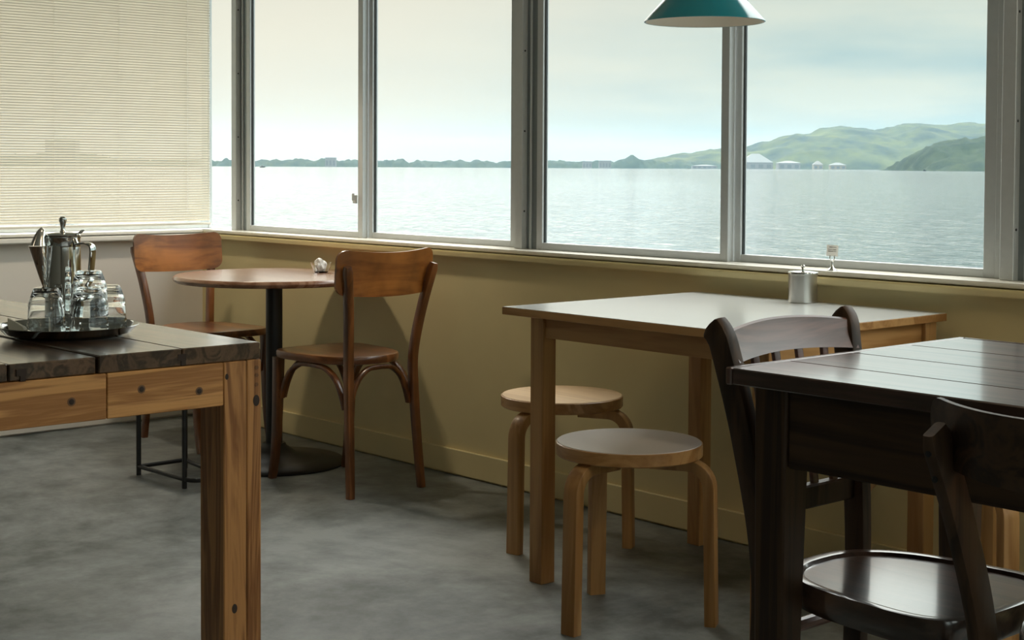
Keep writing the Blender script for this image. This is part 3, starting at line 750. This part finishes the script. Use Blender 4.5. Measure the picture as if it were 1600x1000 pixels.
# ------------------------------------------------------------------ slat-back chair at the end of the dark table
def slat_chair():
    t = thing('slat_back_chair', 'dark wooden chair with a curved top rail and upright slats at the dark table end', 'chair', (-1.40, 2.094, 0), 0)
    Z = 0.42
    ol = seat_outline(-0.172, 0.215, 0.152, 0.192, 48)
    b = B(); prof = [(0.95, Z - 0.046), (0.985, Z - 0.044), (1.0, Z - 0.036), (1.0, Z - 0.006), (0.99, Z), (0.95, Z + 0.001), (0.90, Z), (0.885, Z - 0.003), (0.875, Z - 0.0055), (0.5, Z - 0.006), (0.02, Z - 0.006)]
    rings(b, [[(x, y, zz) for x, y in scaled(ol, k, 0.03)] for k, zz in prof]); obj('seat', b, 'seat3', t)
    for s in (-1, 1):
        path = smooth_path([(-0.200, s * 0.140, 0), (-0.178, s * 0.132, 0.22), (-0.172, s * 0.130, Z), (-0.195, s * 0.148, 0.62), (-0.226, s * 0.166, 0.770), (-0.236, s * 0.172, 0.804), (-0.250, s * 0.174, 0.819)], 6)
        def sc_(u):
            k = 0.8 + 0.2 * min(1, u * 2) ; e = 1 if u < 0.94 else 1 - 0.5 * ((u - 0.94) / 0.06) ** 2
            return rrect(0.029 * k, 0.045 * k * e, 0.006)
        b = B(); sweep(b, path, sc_, (0, 1, 0)); obj('leg', b, 'dark', t)
        b = B(); frustum(b, (0.150, 0.178, s * 0.155 - 0.013, s * 0.155 + 0.013, 0), (0.145, 0.182, s * 0.152 - 0.018, s * 0.152 + 0.018, Z - 0.046), 0.003); obj('leg', b, 'dark', t)
        b = B(); tube(b, [(-0.176, s * 0.130, 0.20), (0.158, s * 0.153, 0.20)], 0.010); obj('stretcher', b, 'dark_x', t)
    b = B(); tube(b, smooth_path([(-0.178, -0.128, 0.305), (-0.178, 0, 0.305), (-0.178, 0.128, 0.305)], 4), 0.0115); obj('stretcher', b, 'rail3', t)
    # crest rail, arched and bowed backwards
    loops = []
    for i in range(25):
        u = -1 + 2 * i / 24; y = u * 0.165; x = -0.222 - 0.024 * (1 - u * u); zt = 0.812 + 0.012 * (1 - u * u); zb = 0.760 + 0.008 * (1 - u * u)
        loops.append([(x + 0.009 + 0.014, y, zb), (x + 0.010, y, (zb + zt) / 2), (x + 0.004, y, zt - 0.003), (x, y, zt), (x - 0.007, y, zt - 0.003), (x - 0.006, y, (zb + zt) / 2), (x - 0.003 + 0.012, y, zb)])
    b = B(); rings(b, loops); obj('top_rail', b, 'rail3', t)
    b = B(); box(b, -0.199, -0.176, -0.137, 0.137, 0.500, 0.540, 0.003); obj('lower_rail', b, 'dark', t)
    for k in range(4):
        u = -0.62 + 0.40 * k
        b = B(); sweep(b, smooth_path([(-0.188, u * 0.135, 0.538), (-0.205, u * 0.150, 0.64), (-0.222 - 0.020 * (1 - u * u) + 0.012, u * 0.160, 0.768)], 4), rrect(0.017, 0.009, 0.003), (0, 1, 0)); obj('slat', b, 'rail3', t)
slat_chair()

# ------------------------------------------------------------------ dark farmhouse table
def dark_table():
    x0, x1, y0, y1, T = -1.557, -0.10, 1.843, 2.516, 0.765
    ox, oy = (x0 + x1) / 2, (y0 + y1) / 2
    t = thing('farmhouse_table', 'dark stained farmhouse table with plank top and deep apron at right', 'table', (ox, oy, 0))
    ys = [y0, 1.987, 2.16, 2.335, y1 - 0.012]
    for a, b_ in zip(ys, ys[1:]):
        bm = B(); box(bm, x0 + 0.013 - ox, x1 - ox, a + 0.0009 - oy, b_ - 0.0009 - oy, T - 0.026, T, 0.002); obj('plank', bm, 'dark_top', t)
    bm = B(); box(bm, x0 - ox, x0 + 0.0115 - ox, y0 - oy, y1 - oy, T - 0.027, T + 0.0006, 0.002); obj('edge_strip', bm, 'dark_top', t)
    bm = B(); box(bm, x0 + 0.0115 - ox, x1 - ox, y1 - 0.0105 - oy, y1 - oy, T - 0.027, T + 0.0006, 0.002); obj('edge_strip', bm, 'dark_top', t)
    zt = T - 0.0275
    for lx, sx in ((-1.535, 1), (x1 - 0.02, -1)):
        for ly, sy in ((1.888, 1), (y1 - 0.045, -1)):
            q1 = sorted((lx, lx + sx * 0.064)) + sorted((ly, ly + sy * 0.064)) + [zt]
            q0 = sorted((lx + sx * 0.004, lx + sx * 0.052)) + sorted((ly + sy * 0.004, ly + sy * 0.046)) + [0]
            f = lambda q: (q[0] - ox, q[1] - ox, q[2] - oy, q[3] - oy, q[4])
            obj('leg', frustum(B(), f(q0), f(q1), 0.003), 'dark', t)
    za = 0.611
    obj('apron', box(B(), -1.471 - ox, x1 - 0.084 - ox, 1.894 - oy, 1.918 - oy, za, zt, 0.002), 'dark_x', t)
    obj('apron', box(B(), -1.471 - ox, x1 - 0.084 - ox, y1 - 0.075 - oy, y1 - 0.051 - oy, za, zt, 0.002), 'dark_x', t)
    obj('apron', box(B(), -1.529 - ox, -1.505 - ox, 1.952 - oy, y1 - 0.109 - oy, za, zt, 0.002), 'dark', t)
    obj('apron', box(B(), x1 - 0.05 - ox, x1 - 0.026 - ox, 1.952 - oy, y1 - 0.109 - oy, za, zt, 0.002), 'dark', t)
dark_table()

# ------------------------------------------------------------------ three-legged stools
def stool(label, x, y, angs, topmat, rot_r=0.198):
    t = thing('round_stool', label, 'stool', (x, y, 0), 0, 'three legged bent birch stools')
    Z, R = 0.425, 0.176
    b = B(); lathe(b, [(0, Z - 0.033), (R - 0.003, Z - 0.033), (R, Z - 0.030), (R, Z - 0.003), (R - 0.002, Z - 0.0015), (0, Z - 0.0015)], seg=64); obj('seat', b, 'birch_x', t)
    b = B(); lathe(b, [(0, Z - 0.0015), (R - 0.003, Z - 0.0015), (R - 0.004, Z), (0, Z)], seg=64); obj('seat_top', b, topmat, t)
    for a in angs:
        a = math.radians(a); d = Vector((math.cos(a), math.sin(a), 0)); z0 = Z - 0.033 - 0.0145
        pts = [d * 0.055 + Vector((0, 0, z0)), d * 0.10 + Vector((0, 0, z0)), d * (rot_r - 0.055) + Vector((0, 0, z0))]
        for k in range(1, 9):
            th = PI / 2 * k / 8; pts.append(d * (rot_r - 0.055 + 0.055 * math.sin(th)) + Vector((0, 0, z0 - 0.055 + 0.055 * math.cos(th))))
        for k in range(1, 5): pts.append(d * (rot_r + 0.006 * k / 4) + Vector((0, 0, (z0 - 0.055) * (1 - k / 4))))
        b = B(); sweep(b, pts, rrect(0.042, 0.027, 0.003), (-d.y, d.x, 0)); obj('leg', b, 'birch', t)
stool('birch stool with a pale grey top in front of the white-topped table', -2.512, 2.622, (-86, 157, 29), 'lino')
stool('birch stool with a plain wooden top under the white-topped table', -3.155, 3.012, (-83, 27, 150), 'birch_top')
stool('birch stool mostly hidden behind the dark table near the wall', -1.90, 3.05, (218, 98, 338), 'birch_top')

# ------------------------------------------------------------------ black rod stand under the left table
def rod_stand():
    t = thing('rod_stand', 'small black metal rod stand on the floor behind the plank table leg', 'stand', (-4.633, 2.615, 0))
    A = [(-0.149, -0.084), (0.149, -0.074), (0.149, 0.060), (-0.149, 0.098)]
    for x, y in A:
        b = B(); tube(b, [(x, y, 0), (x, y, 0.40)], 0.0085); obj('leg', b, 'black', t)
    for i in range(4):
        (xa, ya), (xb, yb) = A[i], A[(i + 1) % 4]; mx, my = (xa + xb) / 2, (ya + yb) / 2
        if i == 1: pts = smooth_path([(xa, ya, 0.03), (xa + 0.035, ya + 0.012, 0.03), (mx + 0.05, my, 0.03), (xb, yb, 0.03)], 5)
        else: pts = [(xa, ya, 0.03), (xb, yb, 0.03)]
        b = B(); tube(b, pts, 0.0075); obj('rail', b, 'black', t)
    obj('shelf', box(B(), -0.155, 0.155, -0.09, 0.066, 0.40, 0.415, 0.003), 'black', t)
rod_stand()

# ------------------------------------------------------------------ tray with coffee pot and tumblers
TB = 0.71
def tray():
    t = thing('serving_tray', 'round dark steel tray holding the coffee pot and glasses', 'tray', (-3.083, 1.4655, TB))
    b = B(); lathe(b, [(0, 0.004), (0.105, 0.004), (0.107, 0.0), (0.113, 0.0), (0.115, 0.004), (0.132, 0.007), (0.143, 0.018), (0.149, 0.0225), (0.150, 0.0235), (0.149, 0.0245), (0.142, 0.0205), (0.1345, 0.0100), (0.131, 0.0078), (0, 0.0078)], seg=72)
    obj('tray_dish', b, 'tray', t)
tray()
TZ = TB + 0.0080
def coffee_pot():
    t = thing('coffee_pot', 'tall polished steel coffee pot with a knobbed lid on the tray', 'coffee pot', (-3.158, 1.489, TZ))
    b = B(); lathe(b, [(0, 0), (0.038, 0), (0.0395, 0.002), (0.0395, 0.05), (0.0375, 0.18), (0.0372, 0.198), (0.0385, 0.200), (0.0385, 0.203), (0.036, 0.204), (0, 0.204)], seg=56); obj('body', b, 'chrome', t)
    b = B(); lathe(b, [(0, 0.2042), (0.0385, 0.2042), (0.039, 0.206), (0.036, 0.2085), (0.02, 0.2115), (0.0, 0.2125)], seg=48); lid = obj('lid', b, 'chrome', t)
    b = B(); lathe(b, [(0, 0.2125), (0.007, 0.2125), (0.005, 0.216), (0.0045, 0.222), (0.0065, 0.232), (0.0082, 0.238), (0.0078, 0.243), (0.004, 0.2465), (0, 0.247)], seg=24); obj('knob', b, 'chrome', lid)
    d = (-0.80 * RV - 0.60 * FV).normalized(); up = Vector((0, 0, 1)); sd = d.cross(up)
    # beak spout, a tapering half cone on the front left
    loops = []
    for k in range(9):
        u = k / 8; r = 0.004 + 0.0195 * u ** 0.9; c = d * (0.0385 + 0.015 * u) + up * (0.085 + 0.098 * u)
        loops.append([c + (sd * math.cos(a) + d * math.sin(a) * 0.95) * r for a in [2 * PI * i / 20 for i in range(20)]])
    b = B(); rings(b, loops); sp = obj('spout', b, 'chrome', t)
    b = B(); c = d * 0.0535 + up * 0.183; lp = []
    for k in range(8):
        u = k / 7; r = 0.0215 * (1 - 0.62 * u) * (1 - u ** 5) ** 0.5 + 0.0008
        lp.append([c + up * (0.001 + 0.040 * u) + (sd * math.cos(a) * 0.62 + d * math.sin(a) * 0.9) * r + d * (-0.006 * u) for a in [2 * PI * i / 18 for i in range(18)]])
    rings(b, lp); obj('spout_cover', b, 'chrome', sp)
    h = (0.97 * RV - 0.22 * FV).normalized(); sh = h.cross(up)
    path = smooth_path([h * 0.036 + up * 0.186, h * 0.055 + up * 0.189, h * 0.070 + up * 0.182, h * 0.071 + up * 0.160, h * 0.066 + up * 0.120, h * 0.055 + up * 0.085, h * 0.038 + up * 0.075], 6)
    b = B(); sweep(b, path, rrect(0.024, 0.0045, 0.0015), sh); obj('handle', b, 'chrome', t)
    b = B(); sweep(b, smooth_path([h * 0.030 + up * 0.2085, h * 0.040 + up * 0.2105, h * 0.048 + up * 0.217], 4), rrect(0.014, 0.003, 0.001), sh); obj('thumb_lever', b, 'chrome', t)
coffee_pot()

def tumbler(label, x, y, z):
    t = thing('tumbler', label, 'glass', (x, y, z), 0, 'upturned tumblers on the tray')
    out = [(0.0390, 0.0), (0.0402, 0.002), (0.0404, 0.012), (0.0398, 0.016), (0.0404, 0.020), (0.0390, 0.024), (0.0384, 0.034), (0.0380, 0.046), (0.0374, 0.052), (0.0384, 0.056), (0.0366, 0.060), (0.0340, 0.070), (0.0305, 0.080), (0.0276, 0.0865), (0.0255, 0.0905), (0.0235, 0.0915), (0, 0.0915)]
    inn = [(0, 0.082), (0.019, 0.0815), (0.0240, 0.079), (0.0308, 0.069), (0.0335, 0.057), (0.0352, 0.046), (0.0373, 0.030), (0.0388, 0.010), (0.0391, 0.002)]
    prof = out[::-1] + [(0.0395, 0.0005)] + inn[::-1]
    out = [(r, zz * 1.06) for r, zz in out]; inn = [(r, zz * 1.06) for r, zz in inn]
    prof = [(r, zz) for r, zz in out[::-1]] + [(r, zz) for r, zz in inn[::-1]]
    b = B(); lathe(b, prof, seg=40, cap=False); bmesh.ops.remove_doubles(b, verts=b.verts, dist=2e-5)
    obj('glass_body', b, 'tumbler', t, angle=60)
tumbler('upturned clear tumbler at the left front of the tray', -3.096, 1.421, TZ)
tumbler('lower tumbler of the stacked pair on the tray', -3.034, 1.490, TZ)
tumbler('upper tumbler of the stacked pair on the tray', -3.034, 1.490, TZ + 0.037)
tumbler('upturned clear tumbler at the right rear of the tray', -3.079, 1.556, TZ)

b = B(); rings(b, [[(-0.016, -0.010, 0), (0.018, -0.012, 0), (0.018, 0.012, 0), (-0.016, 0.012, 0)], [(-0.020, -0.005, 0.010), (0.014, -0.008, 0.007), (0.014, 0.010, 0.007), (-0.020, 0.008, 0.012)], [(-0.022, -0.001, 0.026), (-0.004, -0.003, 0.018), (-0.004, 0.003, 0.018), (-0.022, 0.003, 0.026)]])
o = obj('folded_napkin', b, 'napkin', loc=(-3.176, 1.392, TB + 0.0085)); o.rotation_euler = (0, 0, 0.84)
tag(o, 'small cream folded paper wedge at the left rim of the tray', 'napkin')

# ------------------------------------------------------------------ things on the other tables and the sill
def sugar_jar():
    t = thing('sugar_jar', 'brushed steel lidded sugar jar on the white-topped table', 'jar', (-2.512, 3.289, 0.72))
    b = B(); lathe(b, [(0, 0), (0.037, 0), (0.0385, 0.002), (0.0385, 0.074), (0.0395, 0.075), (0.0395, 0.077), (0, 0.077)], seg=48); obj('body', b, 'brush', t)
    b = B(); lathe(b, [(0, 0.0772), (0.0405, 0.0772), (0.0408, 0.080), (0.0395, 0.083), (0.02, 0.0855), (0, 0.086)], seg=48); lid = obj('lid', b, 'chrome', t)
    b = B(); lathe(b, [(0, 0.086), (0.0035, 0.086), (0.0035, 0.091), (0.0052, 0.094), (0.0052, 0.099), (0.003, 0.101), (0, 0.101)], seg=20); obj('knob', b, 'chrome', lid)
sugar_jar()

def card_stand():
    t = thing('card_stand', 'small printed card in a steel clip stand on the window sill', 'sign', (-2.490, 3.388, 0.803), math.radians(48))
    b = B(); lathe(b, [(0, 0), (0.0135, 0), (0.013, 0.002), (0.006, 0.007), (0.0028, 0.012), (0.0022, 0.026), (0.003, 0.028), (0, 0.029)], seg=24); obj('base', b, 'chrome', t)
    for s in (-1, 1):
        b = B(); tube(b, smooth_path([(0, 0, 0.024), (s * 0.004, 0, 0.028), (s * 0.0062, 0, 0.033), (s * 0.006, 0, 0.041)], 4), 0.0014, 8); obj('clip_arm', b, 'chrome', t)
    b = B(); box(b, -0.0155, 0.0155, -0.0006, 0.0006, 0.039, 0.069); bmesh.ops.rotate(b, verts=b.verts, cent=(0, 0, 0.054), matrix=Matrix.Rotation(0.07, 3, 'Y'))
    card = obj('card', b, 'paper', t, smooth=False)
    b = B(); random.seed(11)
    for z, segs in ((0.0632, ((-0.009, 0.000, 0.0022), (0.001, 0.010, 0.0014))), (0.0568, ((-0.012, 0.0005, 0.0014), (0.0015, 0.0105, 0.0022))), (0.0520, ((-0.0115, -0.004, 0.0024), (-0.003, 0.002, 0.002), (0.003, 0.010, 0.0014)))):
        for xa, xb, h in segs:
            x = xa
            while x < xb - 0.0005:
                w = random.uniform(0.0006, 0.0013); box(b, x, min(x + w, xb), -0.00085, -0.0005, z - h / 2, z + h / 2); x += w + 0.0004
    bmesh.ops.rotate(b, verts=b.verts, cent=(0, 0, 0.054), matrix=Matrix.Rotation(0.07, 3, 'Y'))
    obj('printed_lines', b, 'ink', card, smooth=False)
card_stand()

def sugar_bowl():
    z = 0.685
    t = thing('glass_bowl', 'small clear glass bowl on the round table beside the chair back', 'bowl', (-4.650, 3.205, z))
    b = B(); lathe(b, [(0, 0), (0.022, 0), (0.026, 0.003), (0.036, 0.024), (0.040, 0.038), (0.0378, 0.038), (0.034, 0.025), (0.0245, 0.006), (0, 0.005)], seg=40, cap=False); bmesh.ops.remove_doubles(b, verts=b.verts, dist=2e-5); obj('bowl_body', b, 'bowl', t, angle=60)
    random.seed(5)
    b = B()
    bmesh.ops.create_icosphere(b, subdivisions=3, radius=0.020)
    for v in b.verts:
        n = mnoise.noise(v.co * 70) * 0.009 + mnoise.noise(v.co * 140) * 0.004
        v.co += v.co.normalized() * n; v.co.z = v.co.z * 1.15 + 0.027; v.co.x *= 0.9
    o = obj('crumpled_napkin', b, 'paper', loc=(-4.652, 3.203, z + 0.0015), angle=25); tag(o, 'crumpled white paper napkin inside the glass bowl', 'napkin')
sugar_bowl()

# ------------------------------------------------------------------ pendant lamp
def pendant():
    t = thing('pendant_lamp', 'teal enamel cone pendant lamp hanging above the white-topped table', 'lamp', (-2.567, 2.943, 1.450))
    R, k = 0.1525, 0.88
    zt = (R - 0.030) / k
    b = B(); lathe(b, [(R, 0.0), (R + 0.0012, 0.0006), (R - 0.0002, 0.0035), (0.030, zt), (0.0285, zt), (R - 0.0035, 0.0030), (R - 0.0012, 0.0)], seg=80, cap=False)
    rings_close = b
    obj('shade', b, 'teal', t, angle=50)
    b = B(); lathe(b, [(R - 0.0022, 0.0004), (0.0282, zt - 0.001), (0.0272, zt - 0.001), (R - 0.0034, 0.0004)], seg=80, cap=False); obj('shade_lining', b, 'lining', t, angle=50)
    b = B(); lathe(b, [(0, zt - 0.002), (0.030, zt - 0.002), (0.030, zt + 0.045), (0.022, zt + 0.058), (0.006, zt + 0.064), (0, zt + 0.064)], seg=32); obj('cap', b, 'teal', t)
    b = B(); lathe(b, [(0, 0.055), (0.012, 0.058), (0.024, 0.072), (0.026, 0.088), (0.018, 0.112), (0.013, zt - 0.003), (0, zt - 0.003)], seg=28); obj('bulb', b, 'paper', t)
    b = B(); tube(b, [(0, 0, zt + 0.062), (0, 0, ZC - 1.450 - 0.02)], 0.003, 8); obj('cord', b, 'black', t)
    b = B(); lathe(b, [(0, ZC - 1.450 - 0.028), (0.03, ZC - 1.450 - 0.026), (0.045, ZC - 1.450 - 0.004), (0.045, ZC - 1.450 - 0.0005), (0, ZC - 1.450 - 0.0005)], seg=32); obj('ceiling_rose', b, 'black', t)
pendant()
